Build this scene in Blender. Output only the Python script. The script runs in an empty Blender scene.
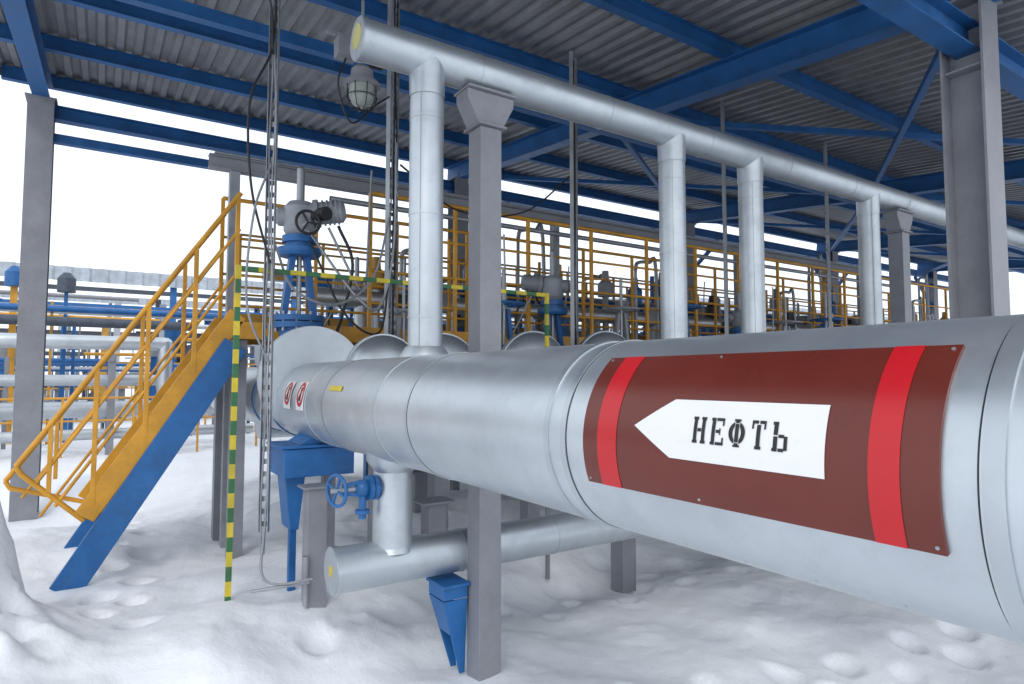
import bpy, math, random
from mathutils import Vector, Matrix, noise
random.seed(7)
sc=bpy.context.scene
# ------------------------------------------------------------------ materials
def nm(name):
    m=bpy.data.materials.new(name); m.use_nodes=True
    nt=m.node_tree; b=nt.nodes['Principled BSDF']
    return m,nt,b
def tex(nt,kind='ShaderNodeTexNoise',scale=5,detail=3,vec=None,rough=0.55):
    n=nt.nodes.new(kind); n.inputs['Scale'].default_value=scale
    if 'Detail' in n.inputs: n.inputs['Detail'].default_value=detail
    if 'Roughness' in n.inputs: n.inputs['Roughness'].default_value=rough
    nt.links.new(vec,n.inputs['Vector']); return n
def coords(nt,scale=(1,1,1)):
    tc=nt.nodes.new('ShaderNodeTexCoord')
    if scale==(1,1,1): return tc.outputs['Object']
    mp=nt.nodes.new('ShaderNodeMapping')
    mp.inputs['Scale'].default_value=scale
    nt.links.new(tc.outputs['Object'],mp.inputs['Vector']); return mp.outputs['Vector']
def ramp(nt,src,stops):
    r=nt.nodes.new('ShaderNodeValToRGB'); e=r.color_ramp.elements
    while len(e)<len(stops): e.new(0.5)
    for i,(p,c) in enumerate(stops):
        e[i].position=p; e[i].color=(c[0],c[1],c[2],1) if not isinstance(c,(int,float)) else (c,c,c,1)
    nt.links.new(src,r.inputs['Fac']); return r.outputs['Color']
def bump(nt,b,src,strength,dist=0.01,prev=None):
    n=nt.nodes.new('ShaderNodeBump'); n.inputs['Strength'].default_value=strength; n.inputs['Distance'].default_value=dist
    nt.links.new(src,n.inputs['Height'])
    if prev: nt.links.new(prev,n.inputs['Normal'])
    nt.links.new(n.outputs['Normal'],b.inputs['Normal']); return n.outputs['Normal']
def mixc(nt,f,c1,c2):
    mx=nt.nodes.new('ShaderNodeMixRGB'); nt.links.new(f,mx.inputs['Fac']); nt.links.new(c1,mx.inputs['Color1']); mx.inputs['Color2'].default_value=(*c2,1)
    return mx.outputs['Color']
def paint(name,col,rough=0.45,var=0.25,metal=0.0,dirt=(0.25,0.24,0.23),dirtamt=0.35,bs=0.0):
    m,nt,b=nm(name); v=coords(nt)
    n=tex(nt,scale=3.5,detail=4,vec=v,rough=0.65)
    lo=tuple(c*(1-var) for c in col); hi=tuple(min(1,c*(1+var)) for c in col)
    c=ramp(nt,n.outputs['Fac'],[(0.3,lo),(0.7,hi)])
    n2=tex(nt,scale=22,detail=4,vec=v,rough=0.7)
    f=ramp(nt,n2.outputs['Fac'],[(0.55,0.0),(0.78,dirtamt)])
    nt.links.new(mixc(nt,f,c,dirt),b.inputs['Base Color'])
    rr=ramp(nt,n.outputs['Fac'],[(0.25,rough*0.8),(0.75,min(1,rough*1.25))]); nt.links.new(rr,b.inputs['Roughness'])
    b.inputs['Metallic'].default_value=metal
    if bs: bump(nt,b,n2.outputs['Fac'],bs,0.004)
    return m
def cladding(name,base=0.60,rough=0.33,wave=0.35,spots=0.3):
    m,nt,b=nm(name); v=coords(nt)
    n=tex(nt,scale=1.6,detail=4,vec=v,rough=0.6)
    c=ramp(nt,n.outputs['Fac'],[(0.3,(base*0.84,base*0.90,base*0.96)),(0.7,(base*1.04,base*1.11,base*1.17))])
    n3=tex(nt,scale=55,detail=2,vec=v,rough=0.7)
    n4=tex(nt,scale=5,detail=6,vec=v,rough=0.75)
    f4=ramp(nt,n4.outputs['Fac'],[(0.5,0.0),(0.75,spots)])
    nt.links.new(mixc(nt,f4,c,(0.34,0.365,0.39)),b.inputs['Base Color'])
    b.inputs['Metallic'].default_value=0.85
    rr=ramp(nt,n4.outputs['Fac'],[(0.3,rough*0.88),(0.75,rough*1.3)]); nt.links.new(rr,b.inputs['Roughness'])
    w=tex(nt,scale=2.6,detail=1,vec=v)
    p=bump(nt,b,w.outputs['Fac'],wave,0.03)
    bump(nt,b,n3.outputs['Fac'],0.04,0.002,p)
    return m
CLAD=cladding('aluminium_cladding',0.60,0.37,0.24,0.25)
CLAD2=cladding('galvanized_cladding',0.56,0.40,0.18,0.4)
CLADB=cladding('clad_band',0.54,0.36,0.1)
BLUE=paint('blue_paint',(0.014,0.115,0.33),0.42,dirt=(0.10,0.16,0.26))
BLUE2=paint('blue_roof_steel',(0.012,0.095,0.27),0.5,dirt=(0.06,0.11,0.2))
YEL=paint('yellow_paint',(0.62,0.295,0.022),0.45,dirt=(0.35,0.22,0.08))
YELD=paint('yellow_paint_dull',(0.42,0.23,0.04),0.55)
GREY=paint('grey_steel_paint',(0.235,0.24,0.265),0.5,0.14,0,(0.16,0.15,0.15),0.4)
GREYL=paint('light_grey_steel',(0.27,0.285,0.31),0.45,0.2)
GALV=paint('zinc_steel',(0.36,0.38,0.40),0.42,0.2,0.6)
DARK=paint('dark_rubber',(0.02,0.02,0.022),0.55,0.3,0,(0.08,0.08,0.08),0.3)
BLACK=paint('stencil_black',(0.012,0.012,0.013),0.5,0.2,0,(0.06,0.06,0.06),0.3)
WHITE=paint('sign_white',(0.76,0.76,0.77),0.35,0.03,0,(0.6,0.6,0.6),0.25)
BROWN=paint('sign_brown',(0.125,0.018,0.010),0.30,0.10,0,(0.15,0.05,0.04),0.15)
RED=paint('sign_red',(0.50,0.008,0.014),0.33,0.08,0,(0.38,0.04,0.04),0.2)
GREEN=paint('green_paint',(0.03,0.14,0.05),0.5)
SYEL=paint('stripe_yellow',(0.62,0.48,0.03),0.5)
LABEL=paint('faded_label',(0.45,0.42,0.16),0.5)
GLASS=paint('lamp_glass',(0.32,0.35,0.32),0.15,0.05)
ROOF=paint('corrugated_sheet',(0.21,0.215,0.23),0.42,0.18,0.3)
FARW=paint('far_cladding',(0.40,0.44,0.49),0.5,0.2)
FARD=paint('far_dark',(0.06,0.075,0.10),0.6,0.3)
def snowmat():
    m,nt,b=nm('snow'); v=coords(nt)
    n=tex(nt,scale=1.2,detail=4,vec=v,rough=0.6)
    c=ramp(nt,n.outputs['Fac'],[(0.3,(0.82,0.845,0.89)),(0.65,(0.90,0.915,0.94))])
    nt.links.new(c,b.inputs['Base Color']); b.inputs['Roughness'].default_value=0.7
    a=tex(nt,scale=8,detail=7,vec=v,rough=0.68)
    bump(nt,b,a.outputs['Fac'],0.35,0.04)
    return m
SNOW=snowmat()
# ------------------------------------------------------------------ builder
class B:
    def __init__(s): s.v=[];s.f=[];s.m=[];s.s=[];s.mats=[]
    def mi(s,mat):
        if mat not in s.mats: s.mats.append(mat)
        return s.mats.index(mat)
    def add(s,vs,fs,mat,smooth=False):
        o=len(s.v); s.v+= [tuple(x) for x in vs]; k=s.mi(mat)
        for f in fs: s.f.append([i+o for i in f]); s.m.append(k); s.s.append(smooth)
    def box(s,c,d,mat,M=None):
        c=Vector(c); vs=[]
        for z in (-1,1):
            for y in (-1,1):
                for x in (-1,1):
                    p=Vector((x*d[0]/2,y*d[1]/2,z*d[2]/2))
                    if M: p=M@p
                    vs.append(c+p)
        s.add(vs,[(0,2,3,1),(4,5,7,6),(0,1,5,4),(2,6,7,3),(0,4,6,2),(1,3,7,5)],mat)
    def frame(s,a,b,up=(0,0,1)):
        t=(Vector(b)-Vector(a)).normalized(); u=Vector(up)
        if abs(t.dot(u))>0.99: u=Vector((0,1,0))
        x=t.cross(u).normalized(); z=x.cross(t).normalized()
        return Matrix((x,t,z)).transposed()
    def beam(s,a,b,w,h,mat,up=(0,0,1)):
        a=Vector(a);b=Vector(b); M=s.frame(a,b,up)
        s.box((a+b)/2,(w,(b-a).length,h),mat,M)
    def ibeam(s,a,b,w,h,mat,up=(0,0,1),t=0.014):
        a=Vector(a);b=Vector(b); M=s.frame(a,b,up); L=(b-a).length; c=(a+b)/2; z=M@Vector((0,0,1))
        s.box(c,(t,L,h-2*t),mat,M)
        s.box(c+z*(h/2-t/2),(w,L,t),mat,M); s.box(c-z*(h/2-t/2),(w,L,t),mat,M)
    def lathe(s,o,ax,prof,mat,seg=24,smooth=False):
        o=Vector(o); ax=Vector(ax).normalized()
        u=Vector((0,0,1)) if abs(ax.z)<0.9 else Vector((1,0,0))
        x=ax.cross(u).normalized(); y=ax.cross(x).normalized()
        def ring(t,r): return [o+ax*t+(x*math.cos(2*math.pi*i/seg)+y*math.sin(2*math.pi*i/seg))*r for i in range(seg)]
        if smooth:
            vs=[]; fs=[]
            for t,r in prof: vs+=ring(t,max(r,1e-4))
            for k in range(len(prof)-1):
                for i in range(seg):
                    j=(i+1)%seg; fs.append((k*seg+i,k*seg+j,(k+1)*seg+j,(k+1)*seg+i))
            s.add(vs,fs,mat,True)
        else:
            for k in range(len(prof)-1):
                (t0,r0),(t1,r1)=prof[k],prof[k+1]
                flat=abs(t1-t0)<1e-5
                vs=ring(t0,max(r0,1e-4))+ring(t1,max(r1,1e-4))
                s.add(vs,[(i,(i+1)%seg,seg+(i+1)%seg,seg+i) for i in range(seg)],mat,not flat)
    def cyl(s,a,b,r,mat,seg=20,r2=None,caps=True):
        a=Vector(a);b=Vector(b);L=(b-a).length; r2=r if r2 is None else r2
        p=[(0,r),(L,r2)]
        if caps: p=[(0,0)]+p+[(L,0)]
        s.lathe(a,b-a,p,mat,seg)
    def sphere(s,c,r,mat,seg=16,ax=(0,0,1),sq=1.0):
        n=8; s.lathe(c,ax,[(-r*sq*math.cos(math.pi*i/n),r*math.sin(math.pi*i/n)) for i in range(n+1)],mat,seg,True)
    def tube(s,pts,r,mat,seg=8):
        pts=[Vector(p) for p in pts]; vs=[];fs=[]; x=None
        for i,p in enumerate(pts):
            t=(pts[min(i+1,len(pts)-1)]-pts[max(i-1,0)]).normalized()
            if x is None:
                u=Vector((0,0,1)) if abs(t.z)<0.9 else Vector((1,0,0)); x=t.cross(u).normalized()
            else: x=(x-t*x.dot(t)).normalized()
            y=t.cross(x)
            vs+=[p+(x*math.cos(2*math.pi*k/seg)+y*math.sin(2*math.pi*k/seg))*r for k in range(seg)]
        for i in range(len(pts)-1):
            for k in range(seg):
                j=(k+1)%seg; fs.append((i*seg+k,i*seg+j,(i+1)*seg+j,(i+1)*seg+k))
        s.add(vs,fs,mat,True)
    def cable(s,ctrl,r,mat,n=8,seg=6):
        P=[Vector(p) for p in ctrl]; P=[P[0]*2-P[1]]+P+[P[-1]*2-P[-2]]; out=[]
        for i in range(1,len(P)-2):
            for k in range(n):
                t=k/n; a,b,c,d=P[i-1],P[i],P[i+1],P[i+2]
                out.append(0.5*((2*b)+(c-a)*t+(2*a-5*b+4*c-d)*t*t+(3*b-a-3*c+d)*t**3))
        out.append(P[-2]); s.tube(out,r,mat,seg)
    def torus(s,c,ax,R,r,mat,seg=32,ss=8):
        ax=Vector(ax).normalized(); u=Vector((0,0,1)) if abs(ax.z)<0.9 else Vector((1,0,0))
        x=ax.cross(u).normalized(); y=ax.cross(x); c=Vector(c); vs=[];fs=[]
        for i in range(seg):
            a=2*math.pi*i/seg; d=x*math.cos(a)+y*math.sin(a)
            for k in range(ss):
                b=2*math.pi*k/ss; vs.append(c+d*(R+r*math.cos(b))+ax*r*math.sin(b))
        for i in range(seg):
            for k in range(ss):
                i2=(i+1)%seg;k2=(k+1)%ss; fs.append((i*ss+k,i2*ss+k,i2*ss+k2,i*ss+k2))
        s.add(vs,fs,mat,True)
    def band(s,c,ax,r,w,mat,proud=0.004,seg=40):
        ax=Vector(ax).normalized(); c=Vector(c)-ax*w/2
        s.lathe(c,ax,[(0,r-0.003),(0,r+proud),(w,r+proud),(w,r-0.003)],mat,seg)
    def done(s,name,bevel=0,loc=None):
        me=bpy.data.meshes.new(name); me.from_pydata(s.v,[],s.f)
        for m in s.mats: me.materials.append(m)
        me.polygons.foreach_set('material_index',s.m); me.polygons.foreach_set('use_smooth',s.s); me.update()
        o=bpy.data.objects.new(name,me); sc.collection.objects.link(o)
        if loc: o.location=loc
        if bevel:
            md=o.modifiers.new('bevel','BEVEL'); md.width=bevel; md.segments=2; md.limit_method='ANGLE'; md.angle_limit=math.radians(50)
        return o
def inst(o,loc):
    n=bpy.data.objects.new(o.name.split('.')[0],o.data); sc.collection.objects.link(n); n.location=loc
    for m in o.modifiers:
        k=n.modifiers.new(m.name,m.type); k.width=m.width; k.segments=m.segments; k.limit_method=m.limit_method; k.angle_limit=m.angle_limit
    return n
# ------------------------------------------------------------------ snow ground
def sstep(a,b,x):
    t=max(0,min(1,(x-a)/(b-a))); return t*t*(3-2*t)
prints=[]
def trail(x0,y0,x1,y1,n):
    dx,dy=x1-x0,y1-y0; L=math.hypot(dx,dy)
    for i in range(n):
        t=(i+random.uniform(-.2,.2))/n; s_=0.11 if i%2 else -0.11
        prints.append((x0+dx*t-dy/L*s_+random.uniform(-.03,.03),y0+dy*t+dx/L*s_,random.uniform(0.075,0.105),random.uniform(0.03,0.07)))
trail(2.2,2.6,7,1.6,18); trail(0.1,4.6,0.4,8.5,12); trail(2.4,4.2,6.5,3.9,12)
for i in range(28): prints.append((random.uniform(-0.5,6),random.uniform(1.5,7.5),random.uniform(0.08,0.2),random.uniform(0.01,0.04)))
def gh(x,y):
    r=math.hypot(x,y)
    near=1-sstep(14,30,r)
    h=0.27*sstep(3.4,4.6,y-0.35*(x-1.2)) *near
    h+=0.17*(noise.noise(Vector((x*0.55,y*0.55,1.3))))*(0.3+0.7*near)
    if near>0:
        h+=0.06*noise.noise(Vector((x*1.9,y*1.9,4.1)))*near
        w=noise.noise(Vector((x*1.1,y*1.1,9.0)))
        h+=0.035*(0.5-abs(noise.noise(Vector((x*2.6+w,y*2.6,2.1)))))*near*(0.4+1.0*max(0,w))
        h+=0.008*noise.noise(Vector((x*8.5,y*8.5,2.1)))*near
        c=noise.noise(Vector((x*13,y*13,5.1))); h+=0.016*max(0,c)*near*max(0,w)*2
        k=1+0.8*noise.noise(Vector((x*4,y*4,3.3)))+0.4*noise.noise(Vector((x*11,y*11,3.3)))
        h+=0.80*math.exp(-(((x+0.64)**2+(y-4.93)**2)/0.06))*k
        h+=0.35*math.exp(-(((x+0.55)**2+(y-4.2)**2)/0.14))*k
        h+=0.40*math.exp(-(((x+1.1)**2+(y-4.9)**2)/0.3))*k
        h-=0.36*math.exp(-(((x+0.8)**2+(y-10.4)**2)/2.2))
        h+=0.14*math.exp(-(((x-0.6)**2+(y-3.9)**2)/0.12))
        h+=0.12*math.exp(-(((x-1.8)**2+(y-5.2)**2)/0.5))
        for (a,b_,s_,d_) in prints:
            dx=x-a; dy=y-b_
            if abs(dx)<0.5 and abs(dy)<0.5:
                q=(dx*dx+dy*dy)/(s_*s_)
                if q<6: h-=d_*math.exp(-q*q*0.6)-0.2*d_*math.exp(-(q-1.9)**2)
    if r>40: h+=0.8*noise.noise(Vector((x*0.02,y*0.02,7)))*sstep(40,90,r)
    return h
def axis(lo,hi,step,far):
    a=[]; x=lo
    while x<=hi: a.append(x); x+=step
    s=step; x=hi
    while x<far: s*=1.13; x+=s; a.append(x)
    s=step; x=lo; pre=[]
    while x>-far: s*=1.13; x-=s; pre.append(x)
    return pre[::-1]+a
xs=axis(-1.6,7.5,0.034,900); ys=axis(1.4,9.0,0.034,900)
vs=[(x,y,gh(x,y)) for y in ys for x in xs]; nx=len(xs)
fs=[(j*nx+i,j*nx+i+1,(j+1)*nx+i+1,(j+1)*nx+i) for j in range(len(ys)-1) for i in range(nx-1)]
g=B(); g.add(vs,fs,SNOW,True); g.done('snow_ground')
# ------------------------------------------------------------------ main oil pipeline
PX,PZ,PR=1.46,1.62,0.30
RY=0.435
g=B()
g.lathe((PX,-3.5,PZ),(0,1,0),[(0,0),(0,PR+0.008),(3.5+RY,PR+0.008),(3.5+RY,PR)],CLAD,96)
g.lathe((PX,RY,PZ),(0,1,0),[(0,PR),(8.6,PR),(8.6,0)],CLAD,96)
g.band((PX,RY-0.02,PZ),(0,1,0),PR,0.03,CLADB,0.012,96)
for y in (1.50,1.585,2.66,3.06,3.96,4.35): g.band((PX,y,PZ),(0,1,0),PR,0.024,CLADB,0.004,96)
for y in (1.487,2.647,3.947): g.band((PX,y,PZ),(0,1,0),PR,0.003,DARK,0.0012,96)
g.band((PX,RY+0.004,PZ),(0,1,0),PR,0.0025,DARK,0.002,96)
y=-1.0
while y<4.9:
    a=math.radians(-58); p=Vector((PX-math.cos(a)*PR,y,PZ+math.sin(a)*PR)); n=Vector((-math.cos(a),0,math.sin(a)))
    g.sphere(p+n*0.0005,0.0035,CLADB,8,n,0.5); y+=0.18
for yy in (1.51,2.67):
    for k in range(18):
        a=2*math.pi*k/18; n=Vector((-math.cos(a),0,math.sin(a)))
        g.sphere(Vector((PX,yy,PZ))+n*(PR+0.003),0.0032,CLADB,6,n,0.5)
g.lathe((PX,5.18,PZ+0.17),(0,1,0),[(0,0),(0,0.43),(0.05,0.43),(0.05,0)],CLAD,64)
g.band((PX,5.21,PZ+0.17),(0,1,0),0.43,0.02,CLADB,0.006,64)
g.lathe((1.57,3.33,PZ+0.20),(0,0,1),[(0,0.17),(0.10,0.15),(0.16,0.112)],CLAD2,32,True)
g.lathe((PX,3.5,PZ-0.2),(0,0,-1),[(0,0.17),(0.10,0.16),(0.16,0.112)],CLAD2,32,True)
g.done('oil_pipeline')
def wrap(g,y0,y1,a0,a1,off,mat,ny=1,na=None):
    na=na or max(1,int(abs(a1-a0)/2)+1); vs=[];fs=[]
    for j in range(na+1):
        a=math.radians(a0+(a1-a0)*j/na)
        for i in range(ny+1):
            y=y0+(y1-y0)*i/ny; vs.append((PX-math.cos(a)*(PR+off),y,PZ+math.sin(a)*(PR+off)))
    for j in range(na):
        for i in range(ny):
            k=j*(ny+1)+i; fs.append((k,k+1,k+ny+2,k+ny+1))
    g.add(vs,fs,mat,True)
def wpoly(g,quad,off,mat,n=12):
    vs=[];fs=[]
    for j in range(n+1):
        t=j/n
        for i in range(n+1):
            s=i/n
            y=(quad[0][0]*(1-s)+quad[1][0]*s)*(1-t)+(quad[3][0]*(1-s)+quad[2][0]*s)*t
            a=math.radians((quad[0][1]*(1-s)+quad[1][1]*s)*(1-t)+(quad[3][1]*(1-s)+quad[2][1]*s)*t)
            vs.append((PX-math.cos(a)*(PR+off),y,PZ+math.sin(a)*(PR+off)))
    for j in range(n):
        for i in range(n):
            k=j*(n+1)+i; fs.append((k,k+1,k+n+2,k+n+1))
    g.add(vs,fs,mat,True)
g=B()
A0,A1=-21.5,51; SL,SR=1.40,0.492
wrap(g,SL,SR,A0,A1,0.0075,BROWN,1,48)
for a in (A0,A1):
    aa=math.radians(a); n=Vector((-math.cos(aa),0,math.sin(aa))); c=Vector((PX,0,PZ))
    g.add([c+n*(PR)+Vector((0,SL,0)),c+n*PR+Vector((0,SR,0)),c+n*(PR+.0075)+Vector((0,SR,0)),c+n*(PR+.0075)+Vector((0,SL,0))],[(0,1,2,3)],BROWN)
for y in (SL,SR):
    vs=[];N=30
    for i in range(N+1):
        a=math.radians(A0+(A1-A0)*i/N)
        for rr in (PR,PR+.0075): vs.append((PX-math.cos(a)*rr,y,PZ+math.sin(a)*rr))
    g.add(vs,[(2*i,2*i+1,2*i+3,2*i+2) for i in range(N)],BROWN)
wrap(g,1.338,1.262,A0,A1,0.0088,RED,1,48)
wrap(g,0.606,0.552,A0,A1,0.0088,RED,1,48)
AL,AH,AM=-2,24.5,11
wpoly(g,[(1.075,AL),(0.686,AL),(0.686,AH),(1.075,AH)],0.0090,WHITE,20)
wpoly(g,[(1.197,AM-0.01),(1.075,AL),(1.075,AH),(1.197,AM+0.01)],0.0090,WHITE,20)
for y in (SL-0.015,1.0,SR+0.012):
    for a in (A0+2.5,A1-2.5):
        aa=math.radians(a); n=Vector((-math.cos(aa),0,math.sin(aa))); p=Vector((PX,y,PZ))+n*(PR+0.007)
        g.cyl(p,p+n*0.003,0.0035,GALV,10)
# stencil letters
T0,T1=1.006,0.760; TL,TH=5.8,17.0
lw=(T0-T1)/5.0
def rect(k,x0,y0,x1,y1):
    ya=T0-(k+x0*0.78)*lw*1.03; yb=T0-(k+x1*0.78)*lw*1.03
    wrap(g,ya,yb,TL+(TH-TL)*y0,TL+(TH-TL)*y1,0.0106,BLACK,1,max(1,int((y1-y0)*6)))
s1=0.11
for x in (0.09,0.67):   # Н
    rect(0,x,0.0,x+0.24,1.0)
    rect(0,x-0.06,0.0,x-0.001,s1); rect(0,x+.241,0.0,x+.29,s1); rect(0,x-0.06,1-s1,x-0.001,1.0); rect(0,x+.241,1-s1,x+.29,1.0)
rect(0,0.37,0.44,0.63,0.57)
rect(1,0.10,0,0.34,1); rect(1,0.04,0,0.099,s1); rect(1,0.04,1-s1,0.099,1)   # Е
rect(1,0.40,0,0.93,s1); rect(1,0.82,s1+.001,0.93,0.28); rect(1,0.40,1-s1,0.93,1); rect(1,0.82,0.72,0.93,.999-s1)
rect(1,0.40,0.445,0.62,0.56); rect(1,0.621,0.38,0.71,0.62)
rect(2,0.39,0,0.63,0.14); rect(2,0.39,0.17,0.63,0.83); rect(2,0.39,0.86,0.63,1)  # Ф
rect(2,0.30,0,0.389,0.08); rect(2,0.631,0,0.72,0.08); rect(2,0.30,0.92,0.389,1); rect(2,0.631,0.92,0.72,1)
for sgn in (-1,1):
    vs=[];N=14
    for i in range(N+1):
        a=math.radians(-72+144*i/N)
        for (rx,ry) in ((0.53,0.40),(0.27,0.29)):
            X=0.51+sgn*max(rx*math.cos(a),0.16); Y=0.5+ry*math.sin(a)
            yy=T0-(2+X*0.78)*lw*1.03; aa=math.radians(TL+(TH-TL)*Y)
            vs.append((PX-math.cos(aa)*(PR+.0106),yy,PZ+math.sin(aa)*(PR+.0106)))
    g.add(vs,[(2*i,2*i+1,2*i+3,2*i+2) for i in range(N)],BLACK,True)
rect(3,0.46,0,0.70,0.85); rect(3,0.39,0,0.459,s1); rect(3,0.701,0,0.77,s1)  # Т
rect(3,0.16,1-s1,0.54,1.0); rect(3,0.62,1-s1,1.0,1.0); rect(3,0.16,0.70,0.27,.999-s1); rect(3,0.89,0.70,1.0,.999-s1)
rect(4,0.20,0,0.44,0.50); rect(4,0.20,0.55,0.44,1); rect(4,0.13,0,0.199,s1); rect(4,0.13,1-s1,0.199,1) # Ь
rect(4,0.49,0.0,0.80,s1); rect(4,0.49,0.46,0.80,0.57); rect(4,0.801,0.05,1.0,0.52)
g.done('pipeline_marker_sign')
for k,yc in enumerate((4.80,4.45)):
    g=B(); wrap(g,yc+0.10,yc-0.10,-8,30,0.006,WHITE,1,14)
    vs=[];fs=[];N=28
    for i in range(N):
        a=2*math.pi*i/N
        for r in (0.085,0.06):
            aa=math.radians(13+math.degrees(r*math.sin(a)/PR)); vs.append((PX-math.cos(aa)*(PR+.009),yc-r*math.cos(a)*0.95,PZ+math.sin(aa)*(PR+.009)))
    for i in range(N):
        j=(i+1)%N; fs.append((2*i,2*i+1,2*j+1,2*j))
    g.add(vs,fs,RED,True)
    wrap(g,yc+0.012,yc-0.02,4,22,0.0085,BLACK,1,6)
    wpoly(g,[(yc+0.05,3),(yc+0.035,2),(yc-0.05,23),(yc-0.035,24)],0.0105,RED,6)
    g.done('warning_sign')
g=B(); wrap(g,3.86,3.62,20,26,0.005,SYEL,1,4); g.done('yellow_label')
# ------------------------------------------------------------------ overhead pipe + risers
UY,UZ,UR=3.33,3.69,0.115
g=B()
g.lathe((1.14,UY,UZ),(1,0,0),[(0,0),(0,UR),(16,UR)],CLAD2,40)
g.band((1.16,UY,UZ),(1,0,0),UR,0.03,CLADB,0.006)
g.cyl((1.136,UY,UZ+0.01),(1.14,UY,UZ+0.01),0.07,LABEL,24)
x=1.9
while x<16: g.band((x,UY,UZ),(1,0,0),UR,0.016,CLADB,0.003); x+=1.05
for X,zb in ((1.57,1.9),(3.64,1.85),(4.6,1.85),(6.5,1.85),(9.58,1.85),(12.4,1.85)):
    g.lathe((X,UY,zb),(0,0,1),[(0,0.10),(UZ-zb,0.10)],CLAD2,36)
    g.lathe((X,UY,UZ-0.24),(0,0,1),[(0,0.104),(0.12,0.106),(0.24,0.112)],CLADB,36)
    for z in (2.15,2.75,3.32): g.band((X,UY,z),(0,0,1),0.10,0.016,CLADB,0.003)
    g.tube([(X-0.072,UY-0.072,zb),(X-0.072,UY-0.072,UZ-0.2)],0.002,GALV,4)
g.done('overhead_pipe')
g=B()
g.lathe((1.10,3.52,0.735),(1,0,0),[(0,0),(0,0.125),(9,0.125)],CLAD2,40)
g.band((1.12,3.52,0.735),(1,0,0),0.125,0.035,CLADB,0.006)
for x in (1.9,2.6,3.6): g.band((x,3.52,0.735),(1,0,0),0.125,0.016,CLADB,0.003)
g.lathe((PX,3.52,0.8),(0,0,1),[(0,0.125),(0.03,0.115),(0.62,0.112)],CLAD2,36)
g.band((PX,3.52,1.22),(0,0,1),0.112,0.016,CLADB,0.003); g.band((PX,3.52,0.93),(0,0,1),0.112,0.016,CLADB,0.003)
g.cyl((1.097,3.52,0.735),(1.10,3.52,0.735),0.03,SYEL,16)
g.done('drain_pipe')
g=B()
for X in (3.64,4.6,6.5,8.0,9.58): g.lathe((X,-2,PZ),(0,1,0),[(0,0),(0,0.27),(11,0.27),(11,0)],CLAD,48)
g.done('parallel_pipelines')
for X,r in ((2.05,0.33),(2.62,0.36),(3.64,0.42),(4.6,0.46),(6.5,0.48),(8.0,0.48),(9.58,0.5)):
    g=B(); zc=1.84
    prof=[(-0.16*math.cos(math.pi/2*i/8),r*math.sin(math.pi/2*i/8)) for i in range(9)]
    g.lathe((X,5.16,zc),(0,1,0),prof,CLAD,48,True)
    g.lathe((X,5.16,zc),(0,1,0),[(0,r),(0,r+0.012),(0.06,r+0.012),(0.06,0)],CLADB,48)
    g.cyl((X,5.2,PZ+0.1),(X,7.6,PZ+0.1),min(0.32,r*0.72),CLAD2,32)
    g.beam((X,5.26,-0.1),(X,5.26,PZ),0.14,0.14,GREY)
    g.done('vessel_end_cap')
# ------------------------------------------------------------------ columns
def saddle_col(X):
    g=B()
    g.beam((X,UY,-0.3),(X,UY,3.34),0.15,0.15,GREY,(0,1,0))
    g.box((X,UY,3.35),(0.20,0.20,0.015),GREY)
    vs=[];w0,w1=0.09,0.165
    for y in (-0.075,0.075):
        vs+=[(X-w0,UY+y,3.36),(X+w0,UY+y,3.36),(X+w1,UY+y,3.50),(X+w1,UY+y,3.555),(X-w1,UY+y,3.555),(X-w1,UY+y,3.50)]
    g.add(vs,[(5,4,3,2,1,0),(6,7,8,9,10,11),(0,1,7,6),(1,2,8,7),(2,3,9,8),(3,4,10,9),(4,5,11,10),(5,0,6,11)],GREY)
    g.box((X,UY,3.565),(0.34,0.2,0.016),GREY)
    g.done('pipe_support_column',0.004)
for X in (1.97,7.1,11.0): saddle_col(X)
GX=(-0.8,5.78,12.3,18.8,25.3)
def rz(y): return 4.60+0.1*y
for (X,Y) in ((GX[1],2.13),(GX[0],10.8),(GX[1],10.8),(GX[2],10.8),(GX[3],10.8),(GX[4],10.8),(GX[2],2.13),(GX[3],2.13)):
    g=B(); w=0.30
    g.ibeam((X,Y,-0.5),(X,Y,rz(Y)-0.02),w,w,GREY,(0,1,0),0.018)
    g.box((X,Y,rz(Y)-0.012),(0.36,0.36,0.02),GREY)
    g.box((X,Y,4.25),(w-0.04,w-0.045,0.012),GREY)
    g.done('steel_column')
# ------------------------------------------------------------------ canopy roof
def roofz(y): return rz(y)+0.30+0.20
g=B()
y0,y1=0.7,11.35
for X in GX:
    g.ibeam((X,y0+0.1,rz(y0)+0.15),(X,y1-0.1,rz(y1)+0.15),0.2,0.30,BLUE2)
yy=1.0
while yy<11.3:
    g.ibeam((-1.3,yy,roofz(yy)-0.105),(31,yy,roofz(yy)-0.105),0.10,0.18,BLUE2,t=0.01); yy+=1.7
g.ibeam((-0.65,10.8,rz(10.8)-0.16),(31,10.8,rz(10.8)-0.16),0.16,0.2,BLUE2)
g.beam((-0.66,10.8,rz(10.8)-0.52),(31,10.8,rz(10.8)-0.52),0.12,0.12,BLUE2)
g.ibeam((GX[0],2.13,4.5),(31,2.13,4.5),0.18,0.22,BLUE2)
g.beam((-0.7,6.3,rz(6.3)-0.08),(31,6.3,rz(6.3)-0.08),0.10,0.12,BLUE2)
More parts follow.
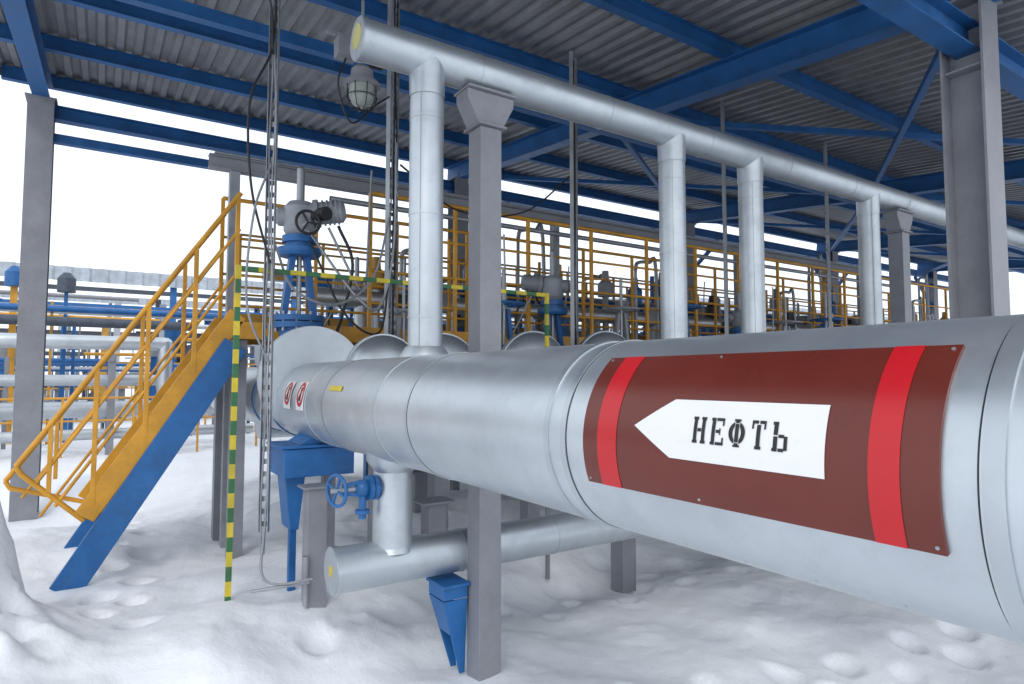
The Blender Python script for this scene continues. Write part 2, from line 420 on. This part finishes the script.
for i in range(1,4):
    xa,xb=GX[i],GX[i+1]
    for (ya,yb) in ((2.13,6.3),(6.3,10.8)):
        g.beam((xa,ya,rz(ya)+0.02),(xb,yb,rz(yb)+0.02),0.07,0.07,BLUE2)
        g.beam((xa,yb,rz(yb)+0.10),(xb,ya,rz(ya)+0.10),0.07,0.07,BLUE2)
    g.beam((xa,10.8,rz(10.8)-1.3),(xa+1.2,10.8,rz(10.8)-0.3),0.08,0.08,BLUE2)
    g.beam((xb,10.8,rz(10.8)-1.3),(xb-1.2,10.8,rz(10.8)-0.3),0.08,0.08,BLUE2)
prof=[]; x=-1.35; p=0.20
while x<31.2:
    prof+=[(x,0),(x+0.07,0),(x+0.10,0.045),(x+0.17,0.045)]; x+=p
vs=[]
for yv in (y0,3.7,3.72,6.7,6.72,9.4,9.42,y1):
    for (a,h) in prof: vs.append((a,yv,roofz(yv)+h))
n=len(prof); fs=[]
for j in range(7):
    for i in range(n-1): fs.append((j*n+i,j*n+i+1,(j+1)*n+i+1,(j+1)*n+i))
g.add(vs,fs,ROOF)
g.beam((-1.36,y0,roofz(y0)),(-1.36,y1,roofz(y1)),0.02,0.25,BLUE2)
g.beam((-1.36,y1+.01,roofz(y1)),(31,y1+.01,roofz(y1)),0.02,0.22,ROOF)
g.done('canopy_roof')
# ------------------------------------------------------------------ staircase
g=B()
def sl(x): return 0.725+(x+0.07)*1.53
for Y in (5.95,6.80):
    g.beam((-0.07,Y,sl(-0.07)),(1.0,Y,sl(1.0)),0.03,0.15,YEL)
    g.beam((-0.18,Y+(-0.04 if Y<6 else 0.04),0.18),(0.98,Y+(-0.04 if Y<6 else 0.04),2.09),0.05,0.21,BLUE)
for i in range(9):
    x=-0.05+i*0.125; z=sl(x)-0.02
    g.box((x+0.06,6.375,z),(0.19,0.82,0.02),GALV); g.box((x-0.03,6.375,z-0.02),(0.012,0.82,0.05),YELD)
def hr(x): return sl(x)+1.08
for Y,xe in ((5.95,-0.50),(6.82,-0.64)):
    g.tube([(xe,Y,hr(xe)),(1.0,Y,hr(1.0))],0.021,YEL,10)
    g.tube([(xe,Y,hr(xe)),(xe+0.03,Y,hr(xe)-0.06),(-0.07,Y,0.70)],0.02,YEL,10)
    for f in (0.36,0.70):
        xs_=xe+ (1-f)*0.38
        g.tube([(xs_,Y,sl(xs_)+1.08*f),(1.0,Y,sl(1.0)+1.08*f)],0.013,YEL,8)
    for x in (-0.02,0.32,0.66,0.98):
        g.beam((x,Y,sl(x)),(x,Y,hr(x)),0.035,0.035,YEL,(1,0,0))
    g.beam((-0.3,Y,sl(-0.3)+0.55),(-0.3,Y,hr(-0.3)),0.03,0.03,YEL,(1,0,0))
g.tube([(-0.07,5.95,0.72),(-0.07,6.82,0.72)],0.02,YEL,8)
g.done('metal_staircase',0.003)
# ------------------------------------------------------------------ walkway
g=B(); DZ=2.24
XE=15
g.box(((1.0+XE)/2,6.45,DZ),(XE-1.0,0.96,0.03),GALV)
for Y in (5.95,6.95): g.beam((0.98,Y,DZ-0.02),(XE,Y,DZ-0.02),0.03,0.15,YEL)
g.beam((0.975,5.97,DZ-0.02),(0.975,6.93,DZ-0.02),0.03,0.146,YEL)
for Y,xa in ((6.95,1.0),(5.95,2.2)):
    for h,r in ((1.4,0.022),(1.0,0.015),(0.62,0.015),(0.3,0.015)):
        g.tube([(xa,Y,DZ+h),(XE,Y,DZ+h)],r,YEL,8)
    x=xa
    while x<XE: g.beam((x,Y,DZ),(x,Y,DZ+1.4),0.035,0.035,YEL,(1,0,0)); x+=0.95
for x in (1.03,3.0,5.0,7.5,10,12.5):
    for Y in (6.05,6.9): g.beam((x,Y,-0.1),(x,Y,DZ-0.1),0.12,0.12,GREY,(0,1,0))
g.done('walkway_platform')
g=B()
g.box((11,9.3,2.6),(19,0.8,0.03),GALV)
for Y in (8.9,9.7):
    g.beam((1.5,Y,2.58),(20.5,Y,2.58),0.03,0.14,YELD)
    for h in (1.1,0.75,0.4): g.tube([(1.5,Y,2.6+h),(20.5,Y,2.6+h)],0.018,YELD,6)
    x=1.5
    while x<20.5: g.beam((x,Y,2.6),(x,Y,3.7),0.035,0.035,YELD,(1,0,0)); x+=1.1
    x=1.5
    while x<20.5: g.beam((x,Y,-0.1),(x,Y,2.5),0.10,0.10,BLUE,(0,1,0)); x+=2.75
for x in (6.3,12.2):
    for dx in (0,0.45): g.beam((x+dx,8.8,0),(x+dx,8.8,3.8),0.04,0.04,YEL,(1,0,0))
    for k in range(13): g.tube([(x,8.8,0.2+k*0.28),(x+0.45,8.8,0.2+k*0.28)],0.012,YEL,6)
g.done('rear_walkway')
# ------------------------------------------------------------------ valve assemblies
def valve():
    g=B()
    g.cyl((0,-0.35,0),(0,0.35,0),0.25,CLAD2,32)
    for y in (-0.36,0.33): g.cyl((0,y,0),(0,y+0.04,0),0.31,BLUE,32)
    g.cyl((0,0,0),(0,0,0.62),0.16,BLUE,28)
    g.cyl((0,0,0.62),(0,0,0.67),0.22,BLUE,28)
    g.cyl((0,0,0.68),(0,0,0.73),0.22,BLUE,28)
    for k in range(10):
        a=2*math.pi*k/10; g.cyl((0.19*math.cos(a),0.19*math.sin(a),0.59),(0.19*math.cos(a),0.19*math.sin(a),0.76),0.013,GALV,6)
    for sx in (-1,1): g.beam((sx*0.13,0,0.72),(sx*0.06,0,1.28),0.05,0.09,BLUE,(0,1,0))
    g.cyl((0,0,0.7),(0,0,1.95),0.022,GALV,10)
    g.lathe((0,0,1.26),(0,0,1),[(0,0),(0,0.17),(0.03,0.19),(0.07,0.19),(0.07,0.12),(0.12,0.12),(0.12,0.15),(0.18,0.15),(0.18,0)],BLUE,28)
    g.lathe((0,0,1.44),(0,0,1),[(0,0),(0,0.11),(0.05,0.14),(0.26,0.14),(0.31,0.10),(0.33,0)],GREYL,28)
    g.lathe((-0.02,-0.02,1.63),(0.8,-0.35,0.12),[(0,0),(0,0.10),(0.14,0.10),(0.14,0.125),(0.18,0.125),(0.18,0.10),(0.38,0.10),(0.41,0.06),(0.41,0)],GREYL,24)
    for t in (0.22,0.26,0.30,0.34): g.band(Vector((-0.02,-0.02,1.63))+Vector((0.8,-0.35,0.12)).normalized()*t,(0.8,-0.35,0.12),0.10,0.012,GREYL,0.015,20)
    g.lathe((0.02,0,1.62),(-0.8,0.3,0),[(0,0),(0,0.085),(0.20,0.085),(0.24,0.05),(0.24,0)],GREYL,24)
    g.cyl((0.10,-0.12,1.62),(0.16,-0.27,1.62),0.06,DARK,16)
    g.torus((0.0,-0.26,1.52),(0,1,0),0.10,0.013,DARK); g.cyl((0,-0.26,1.52),(0,-0.1,1.52),0.02,GALV,10)
    for k in range(3):
        a=k*2.094; g.cyl((0,-0.26,1.52),(0.10*math.cos(a),-0.26,1.52+0.10*math.sin(a)),0.009,DARK,6)
    g.cyl((0,0,1.74),(0,0,2.05),0.035,GALV,14); g.sphere((0,0,2.05),0.035,GALV,12)
    g.cable([(0.30,-0.15,1.55),(0.42,-0.2,1.2),(0.35,-0.1,0.7),(0.28,0.1,0.3),(0.3,0.3,-0.5)],0.014,DARK)
    g.cable([(0.22,-0.12,1.53),(0.5,-0.15,1.0),(0.62,0.0,1.1),(0.66,0.05,1.6),(0.7,0.1,2.2)],0.012,GALV)
    return g
g=valve(); v0=g.done('motorized_valve',loc=(PX,5.72,PZ))
for X,Y,Z in ((2.75,7.9,PZ),(4.3,5.75,PZ-.25),(5.9,7.9,PZ-.15),(7.6,5.72,PZ-.25),(9.58,7.8,PZ-.1),(4.4,8.2,PZ-.2),(8.2,8.1,PZ-.1),(10.8,8.0,PZ),(12.6,8.0,PZ),(14.5,8,PZ)):
    o=inst(v0,(X,Y,Z)); o.rotation_euler[2]=random.uniform(0,6.2); s_=random.uniform(0.75,0.92); o.scale=(s_,s_,s_)
# hand operated gate valves with rising stems
def gate(X,Y,Z,s,m1):
    g=B(); V=lambda x,y,z:(X+x*s,Y+y*s,Z+z*s)
    g.cyl(V(0,0,0),V(0,0,0.45),0.13*s,m1,16); g.cyl(V(0,0,.45),V(0,0,.5),.19*s,m1,18)
    for sx in (-1,1): g.beam(V(sx*.1,0,.5),V(sx*.05,0,.9),.04*s,.05*s,m1,(0,1,0))
    g.cyl(V(0,0,.5),V(0,0,1.35),.02*s,GALV,8); g.torus(V(0,0,.95),(0,0,1),.22*s,.016*s,m1,24,6)
    for k in range(4): g.cyl(V(0,0,.95),V(.22*math.cos(k*1.57),.22*math.sin(k*1.57),.95),.011*s,m1,6)
    g.done('handwheel_gate_valve')
for X,Y,Z,s,m in ((2.5,5.8,1.6,.9,GREYL),(3.64,5.75,1.65,1,BLUE),(5.4,5.8,1.7,1,GREYL),(6.5,5.8,1.7,1.1,BLUE),(8.8,5.8,1.7,1,GREYL),(9.9,5.8,1.7,1.1,BLUE),(3.5,8.1,2,1.1,BLUE),(5.1,8.1,2,1,YELD),(6.9,8.1,2,1.1,GREYL)): gate(X,Y,Z,s,m)
g=B()
for X in (2.5,3.0,4.4,5.6,6.0,7.5,9.0,10.5,11,12,12.6,14):
    g.cyl((X,5.2,PZ),(X,10.4,PZ),0.16,CLAD2,20)
for Y,Z,r,m in ((7.35,2.75,0.11,CLAD2),(7.6,1.1,0.16,CLAD2),(8.55,3.1,0.09,BLUE),(10.2,2.2,0.22,CLAD2),(10.0,1.1,0.2,CLAD2),(9.9,3.35,0.1,CLAD2)):
    g.cyl((2.0,Y,Z),(21,Y,Z),r,m,20)
x=2.6
while x<20:
    g.cyl((x,7.35,1.6),(x,7.35,2.75),0.07,random.choice((CLAD2,BLUE,GREYL)),14)
    g.cyl((x+.5,10.2,1.0),(x+.5,10.2,3.4),0.06,random.choice((CLAD2,YELD,BLUE)),14)
    g.beam((x+.3,7.8,-.1),(x+.3,7.8,2.4),0.1,0.1,random.choice((GREY,BLUE)),(0,1,0))
    zt=random.uniform(3.2,4.3); yb=random.choice((7.2,7.7,8.4,9.9)); xx=x+random.uniform(0,.7)
    g.cyl((xx,yb,1.2),(xx,yb,zt),random.choice((.025,.035,.05)),random.choice((GALV,CLAD2,YEL,GREYL,BLUE)),10)
    if random.random()<0.5: g.cable([(xx,yb,zt),(xx+.05,yb,zt+.12),(xx+.3,yb,zt+.15),(xx+.45,yb,zt+.05),(xx+.5,yb,1.5)],.03,GALV)
    if random.random()<0.75:
        yb=random.choice((7.35,8.3)); zt=random.uniform(2.8,3.3); m=random.choice((DARK,GREYL,BLUE,YELD))
        g.lathe((x+.2,yb,zt),(0,0,1),[(0,0),(0,0.12),(0.2,0.12),(0.26,0.06),(0.4,0.05),(0.4,0)],m,14)
        g.cyl((x+.2,yb,1.5),(x+.2,yb,zt),0.05,random.choice((BLUE,GREYL,CLAD2)),10)
        g.box((x+.45,yb-0.1,zt-0.2),(0.2,0.12,0.28),random.choice((GREYL,DARK,BLUE)))
    x+=0.62
g.done('manifold_piping')
g=B()
g.ibeam((0.80,6.5,3.86),(13,6.5,3.86),0.10,0.13,GREY,t=0.012)
g.beam((1.03,6.5,-0.1),(1.03,6.5,3.79),0.09,0.09,GREYL,(0,1,0))
for x in (4.9,8.6,12.3): g.beam((x,6.5,2.2),(x,6.5,3.79),0.09,0.09,GREYL,(0,1,0))
for k,dy in enumerate((-0.03,0.0,0.035)): g.tube([(0.85,6.5+dy,3.945),(13,6.5+dy,3.945)],0.013,DARK if k else GALV,6)
g.tube([(1.9,6.3,3.62),(13,6.3,3.62)],0.03,GALV,8)
g.done('cable_support_beam')
# ------------------------------------------------------------------ cable trays
def tray(X,Y,z0,z1,w,nc,ang=0.6):
    g=B(); M=Matrix.Rotation(ang,3,'Z'); o=Vector((X,Y,0)); ex=M@Vector((1,0,0)); ey=M@Vector((0,1,0))
    for s_ in (-1,1):
        g.box(o+ex*s_*w/2+Vector((0,0,(z0+z1)/2)),(0.004,0.045,z1-z0),GALV,M)
    z=z0+0.05
    while z<z1: g.box(o+Vector((0,0,z))+ey*0.018,(w-0.006,0.005,0.035),GALV,M); z+=0.085
    for i in range(nc):
        xx=-w/2+w*(i+0.7)/(nc+0.4); pts=[]
        zz=z0-0.15
        while zz<=z1+0.01:
            pts.append(o+ex*(xx+0.008*math.sin(zz*5+i*2))-ey*(0.006+0.006*math.sin(zz*3+i))+Vector((0,0,zz))); zz+=0.12
        g.tube(pts,0.0075,random.choice((DARK,GREYL,GALV)),6)
    return g
g=tray(0.97,4.60,0.75,5.35,0.06,2,-0.5)
g.cable([(0.97,4.58,2.6),(0.82,4.5,3.1),(0.80,4.5,3.7),(0.96,4.58,4.2),(0.9,4.5,4.9),(0.5,4.3,5.3)],0.009,DARK)
g.cable([(0.97,4.56,1.9),(0.80,4.45,2.3),(0.83,4.45,2.9),(0.96,4.57,3.3)],0.008,GREYL)
g.cable([(0.97,4.58,0.75),(0.93,4.45,0.52),(1.0,4.35,0.46),(1.2,4.2,0.50)],0.009,GREYL)
g.done('cable_tray')
tray(2.24,5.5,2.1,5.5,0.14,4).done('cable_tray')
tray(4.42,5.5,2.1,5.5,0.16,4).done('cable_tray')
tray(9.5,5.5,2.1,5.5,0.16,4).done('cable_tray')
tray(6.9,5.4,2.1,5.5,0.14,3).done('cable_tray')
g=B()
g.cable([(1.5,5.6,3.1),(1.85,5.3,2.5),(2.1,5.4,2.45),(2.24,5.45,3.0),(2.26,5.45,4.0)],0.012,GALV)
g.cable([(1.5,5.55,3.0),(1.7,5.2,2.35),(2.05,5.3,2.2),(2.2,5.45,2.7)],0.010,DARK)
g.cable([(1.0,4.6,2.75),(1.2,4.8,2.45),(1.6,5.0,2.4),(2.0,5.3,2.7),(2.2,5.45,3.3)],0.010,GREYL)
g.cable([(0.2,3.9,5.3),(0.55,4.1,5.0),(0.9,4.5,4.5),(0.96,4.58,4.1)],0.009,DARK)
g.cable([(2.3,5.45,3.8),(3.0,5.6,3.5),(3.8,5.6,3.6),(4.4,5.5,4.1)],0.010,DARK)
g.done('loose_cables')
# ------------------------------------------------------------------ lamp
g=B(); lx,ly,lz=1.76,5.0,4.10
g.tube([(lx,ly,5.3),(lx,ly,lz+0.28)],0.014,GALV,8)
g.lathe((lx,ly,lz+0.30),(0,0,-1),[(0,0),(0,0.06),(0.03,0.09),(0.13,0.10),(0.14,0.15),(0.16,0.155),(0.17,0.12),(0.17,0)],GREY,28)
g.lathe((lx,ly,lz+0.13),(0,0,-1),[(0,0.105),(0.08,0.105),(0.14,0.08),(0.17,0.03),(0.175,0)],GLASS,24,True)
for k in range(8):
    a=2*math.pi*k/8; c,s_=math.cos(a),math.sin(a)
    g.tube([(lx+c*0.125,ly+s_*0.125,lz+0.14),(lx+c*0.125,ly+s_*0.125,lz+0.03),(lx+c*0.09,ly+s_*0.09,lz-0.05),(lx,ly,lz-0.07)],0.005,DARK,5)
g.torus((lx,ly,lz+0.04),(0,0,1),0.125,0.005,DARK,24,5)
g.box((lx-0.14,ly,lz+0.42),(0.16,0.14,0.16),GREY); g.box((lx+.13,ly,lz+0.40),(0.12,0.1,0.12),DARK)
g.beam((lx-0.3,ly,lz+0.52),(lx+0.5,ly,lz+0.52),0.03,0.03,GALV)
g.cable([(lx-0.14,ly,lz+0.34),(lx-0.2,ly,lz+0.1),(lx-0.05,ly+.1,lz-0.15),(lx+0.2,ly+.2,lz+0.1),(lx+0.4,ly+.4,lz+0.3)],0.009,DARK)
g.done('explosion_proof_lamp',0.004)
# ------------------------------------------------------------------ striped clearance frame
def striped(g,a,b,w,n):
    a=Vector(a);b=Vector(b)
    for i in range(n): g.beam(a.lerp(b,i/n),a.lerp(b,(i+1)/n),w,w,SYEL if i%2 else GREEN,(0,1,0))
g=B()
striped(g,(0.76,4.66,0.05),(0.78,4.66,2.58),0.035,26)
striped(g,(0.80,4.66,2.56),(3.4,4.66,2.56),0.032,24)
striped(g,(3.42,4.66,1.2),(3.42,4.66,2.58),0.03,14)
g.beam((3.42,4.66,0),(3.42,4.66,1.2),0.03,0.03,GREY,(0,1,0))
g.done('striped_clearance_frame')
# ------------------------------------------------------------------ supports
g=B()
g.beam((1.26,4.40,-0.1),(1.26,4.40,1.05),0.13,0.13,GREY,(0,1,0))
g.box((1.26,4.40,1.06),(0.20,0.18,0.015),GREY)
g.tube([(0.85,4.35,0.44),(1.2,4.3,0.45)],0.012,GALV,6)
g.tube([(1.18,4.31,0.3),(1.18,4.31,0.62)],0.02,GREYL,8)
g.done('pipe_support_post',0.004)
g=B()
g.box((1.34,4.78,1.20),(0.50,0.42,0.20),BLUE); g.box((1.34,4.78,1.315),(0.56,0.46,0.02),BLUE)
g.add([(1.2,4.6,1.326),(1.7,4.6,1.326),(1.7,4.95,1.326),(1.2,4.95,1.326),(1.28,4.6,1.38),(1.64,4.6,1.38),(1.64,4.95,1.38),(1.28,4.95,1.38)],[(0,1,5,4),(1,2,6,5),(2,3,7,6),(3,0,4,7),(4,5,6,7)],BLUE)
vs=[(1.12,4.66,1.09),(1.26,4.66,1.09),(1.22,4.66,0.72),(1.16,4.66,0.72),(1.12,4.9,1.09),(1.26,4.9,1.09),(1.22,4.9,0.72),(1.16,4.9,0.72)]
g.add(vs,[(0,1,2,3),(4,7,6,5),(0,3,7,4),(1,5,6,2),(2,6,7,3)],BLUE)
g.beam((1.19,4.72,-0.05),(1.19,4.72,0.72),0.05,0.05,BLUE,(0,1,0))
g.beam((1.5,4.9,-0.05),(1.5,4.9,1.09),0.09,0.09,GREY,(0,1,0))
g.done('blue_pipe_cradle',0.005)
g=B()
bx=1.80
g.box((bx,3.47,0.575),(0.18,0.24,0.02),BLUE)
g.box((bx,3.47,0.53),(0.16,0.2,0.07),BLUE)
for s_ in (-1,1):
    vs=[(bx-.08,3.47+s_*0.1,0.49),(bx+.08,3.47+s_*0.1,0.49),(bx+.085,3.47+s_*0.06,0.04),(bx+.05,3.47+s_*0.06,0.04)]
    vs+=[(a,b_-s_*0.012,c) for a,b_,c in vs]
    g.add(vs,[(0,1,2,3),(7,6,5,4),(0,4,5,1),(1,5,6,2),(2,6,7,3),(3,7,4,0)],BLUE)
g.add([(bx-.08,3.375,0.49),(bx-.08,3.565,0.49),(bx-.02,3.545,0.28),(bx-.02,3.395,0.28)],[(0,1,2,3)],BLUE)
g.done('blue_bracket',0.003)
g=B(); dx=0.05; vz=1.175; vy=3.50
g.cyl((1.40,vy,vz),(1.29+dx,vy,vz),0.045,BLUE,18); g.cyl((1.30+dx,vy,vz),(1.275+dx,vy,vz),0.07,BLUE,20)
g.cyl((1.27+dx,vy,vz),(1.245+dx,vy,vz),0.07,BLUE,20); g.sphere((1.22+dx,vy,vz),0.05,BLUE)
g.cyl((1.22+dx,vy,vz),(1.04+dx,vy,vz),0.015,GALV,10)
for dz in (-0.035,0.035): g.beam((1.20+dx,vy,vz+dz),(1.10+dx,vy,vz+dz*0.6),0.02,0.02,BLUE)
wx=1.07+dx
g.torus((wx,vy,vz),(1,0.35,0),0.085,0.010,BLUE)
for k in range(4):
    a=k*math.pi/2+0.4; g.cyl((wx,vy,vz),(wx-0.08*0.33*math.cos(a),vy+0.08*math.cos(a)*0.94,vz+0.08*math.sin(a)),0.008,BLUE,6)
g.cyl((1.22+dx,vy,vz),(1.22+dx,vy,vz-0.17),0.022,BLUE,12); g.cyl((1.22+dx,vy,vz-0.12),(1.22+dx,vy,vz-0.14),0.042,BLUE,16)
g.done('handwheel_valve')
g=B()
g.beam((4.0,4.3,-0.1),(4.0,4.3,0.75),0.16,0.16,GREY,(0,1,0)); g.box((4.0,4.3,0.76),(0.3,0.25,0.02),GREY); g.done('short_pipe_support',0.004)
o=bpy.data.objects['short_pipe_support']; inst(o,(-1.0,2.2,0)); inst(o,(-1.6,0.6,0))
# ------------------------------------------------------------------ left pipe racks (mid distance)
g=B()
for (Y,Z,r,xa,xb) in ((16,2.55,0.15,-9,1.2),(16.5,1.75,0.12,-9,4),(17,1.1,0.18,-9,8),(15.6,0.65,0.11,-9,3)):
    g.cyl((xa,Y,Z),(xb,Y,Z),r,CLAD2,20)
    x=xa+1
    while x<xb: g.band((x,Y,Z),(1,0,0),r,0.03,CLADB,0.008,20); x+=1.4
g.cyl((1.2,16,2.6),(1.2,16,0.0),0.15,CLAD2,20); g.sphere((1.2,16,2.55),0.15,CLAD2)
for x in (-7,-4.5,-2.2,0.2,2.5,5):
    for Y in (15.4,17.3): g.beam((x,Y,-0.1),(x,Y,2.3),0.14,0.14,random.choice((GREY,BLUE)),(0,1,0))
    g.beam((x,15.3,2.2),(x,17.4,2.2),0.12,0.12,GREY); g.beam((x,15.3,0.85),(x,17.4,0.85),0.1,0.1,GREY)
g.tube([(-9,15.2,1.4),(5,15.2,1.4)],0.025,YEL,6); g.tube([(-9,15.2,0.95),(5,15.2,0.95)],0.02,YEL,6)
x=-9
while x<5: g.beam((x,15.2,0),(x,15.2,1.4),0.04,0.04,YEL,(1,0,0)); x+=1.2
for i in range(80):
    x=random.uniform(-9,9); y=random.uniform(18,24); z=random.uniform(1,4.6)
    g.beam((x,y,0),(x,y,z),random.choice((.05,.08,.14)),.1,random.choice((GREY,BLUE,YEL,FARD,CLAD2)),(0,1,0))
    if random.random()<.6: g.lathe((x,y,z-.5),(0,0,1),[(0,0),(0,.2),(.35,.2),(.5,.08),(.5,0)],random.choice((BLUE,GREYL,FARD)),12)
for i in range(40):
    a=random.uniform(-12,6); y=random.uniform(18,25); z=random.uniform(0.8,4.2)
    g.cyl((a,y,z),(a+random.uniform(2,9),y,z),random.choice((.03,.05,.08,.12)),random.choice((CLAD2,YEL,BLUE,GREY,FARD)),10)
g.done('pipe_rack')
# ------------------------------------------------------------------ distant canopies with piping
def farcan(x0,x1,Y,zr,depth,dens=1.0):
    g=B()
    prof=[]; x=x0
    while x<x1: prof+=[(x,0),(x+0.22,0),(x+0.3,0.12),(x+0.52,0.12)]; x+=0.6
    vs=[(a,Y,zr+h) for a,h in prof]+[(a,Y+depth,zr+0.8+h) for a,h in prof]; n=len(prof)
    g.add(vs,[(i,i+1,n+i+1,n+i) for i in range(n-1)],FARW)
    vs=[(a,Y-0.02-h*0.8,zr-0.4) for a,h in prof]+[(a,Y-0.02-h*0.8,zr+0.15) for a,h in prof]
    g.add(vs,[(i,i+1,n+i+1,n+i) for i in range(n-1)],FARW)
    for yy in (Y+0.2,Y+depth-0.3):
        x=x0+0.5
        while x<x1: g.beam((x,yy,0),(x,yy,zr),0.24,0.24,random.choice((BLUE,BLUE,GREY)),(0,1,0)); x+=5
    g.beam((x0,Y+0.2,zr-0.65),(x1,Y+0.2,zr-0.65),0.2,0.16,FARD)
    g.beam((x0,Y+0.2,zr-1.3),(x1,Y+0.2,zr-1.3),0.16,0.12,BLUE)
    for i in range(int(80*dens)):
        z=random.uniform(0.5,zr-0.8); yy=Y+random.uniform(0.5,depth-1); a=random.uniform(x0,x1-6); b=min(x1,a+random.uniform(2,14))
        r=random.choice((0.04,0.06,0.1,0.16)); m=random.choice((CLAD2,FARW,GREY,YELD,BLUE,FARD,FARD))
        g.cyl((a,yy,z),(b,yy,z),r,m,8)
    for i in range(int((x1-x0)*4*dens)):
        x=random.uniform(x0,x1); yy=Y+random.uniform(0.2,depth-1); z=random.uniform(1.0,zr-0.8)
        g.beam((x,yy,0),(x,yy,z),random.choice((0.06,0.1,0.25)),0.12,random.choice((GREY,BLUE,YELD,CLAD2,FARD,FARW)),(0,1,0))
        if random.random()<0.4: g.lathe((x,yy,z-0.3),(0,0,1),[(0,0),(0,0.22),(0.4,0.22),(0.5,0)],random.choice((BLUE,GREYL,FARD)),10)
    for z in (1.4,1.9,2.4): g.tube([(x0,Y-0.2,z),(x1,Y-0.2,z)],0.03,YELD,5)
    g.done('distant_canopy')
farcan(-28,42,30,6.0,9,1.4)
farcan(-30,90,58,8.0,12,0.8)
farcan(26,110,24,6.2,10,0.8)
farcan(-60,-26,48,7.0,12,0.8)
# ------------------------------------------------------------------ world, light, camera
w=bpy.data.worlds.new('World'); sc.world=w; w.use_nodes=True; nt=w.node_tree
bg=nt.nodes['Background']; sky=nt.nodes.new('ShaderNodeTexSky'); sky.sky_type='NISHITA'; sky.sun_disc=False
EL=math.radians(42); AZ=math.radians(215)
sky.sun_elevation=EL; sky.sun_rotation=AZ; sky.dust_density=3; sky.air_density=1.0
mx=nt.nodes.new('ShaderNodeMixRGB'); mx.inputs['Fac'].default_value=0.82; mx.inputs['Color2'].default_value=(10.2,10.9,11.7,1)
nt.links.new(sky.outputs['Color'],mx.inputs['Color1']); nt.links.new(mx.outputs['Color'],bg.inputs['Color']); bg.inputs['Strength'].default_value=0.133
L=bpy.data.lights.new('sun','SUN'); L.energy=0.8; L.angle=math.radians(24); L.color=(1,0.99,0.97)
lo=bpy.data.objects.new('sun',L); sc.collection.objects.link(lo)
d=Vector((math.sin(AZ)*math.cos(EL),math.cos(AZ)*math.cos(EL),math.sin(EL)))
lo.rotation_euler=(-d).to_track_quat('-Z','Y').to_euler()
cam=bpy.data.cameras.new('camera'); co=bpy.data.objects.new('camera',cam); sc.collection.objects.link(co)
cam.sensor_width=36; cam.lens=22.18; cam.clip_end=3000; cam.clip_start=0.05
co.location=(0,0,1.8); co.rotation_euler=(math.radians(93.27),0,math.radians(-33.1)); sc.camera=co
sc.view_settings.view_transform='Standard'; sc.view_settings.look='None'; sc.view_settings.exposure=0
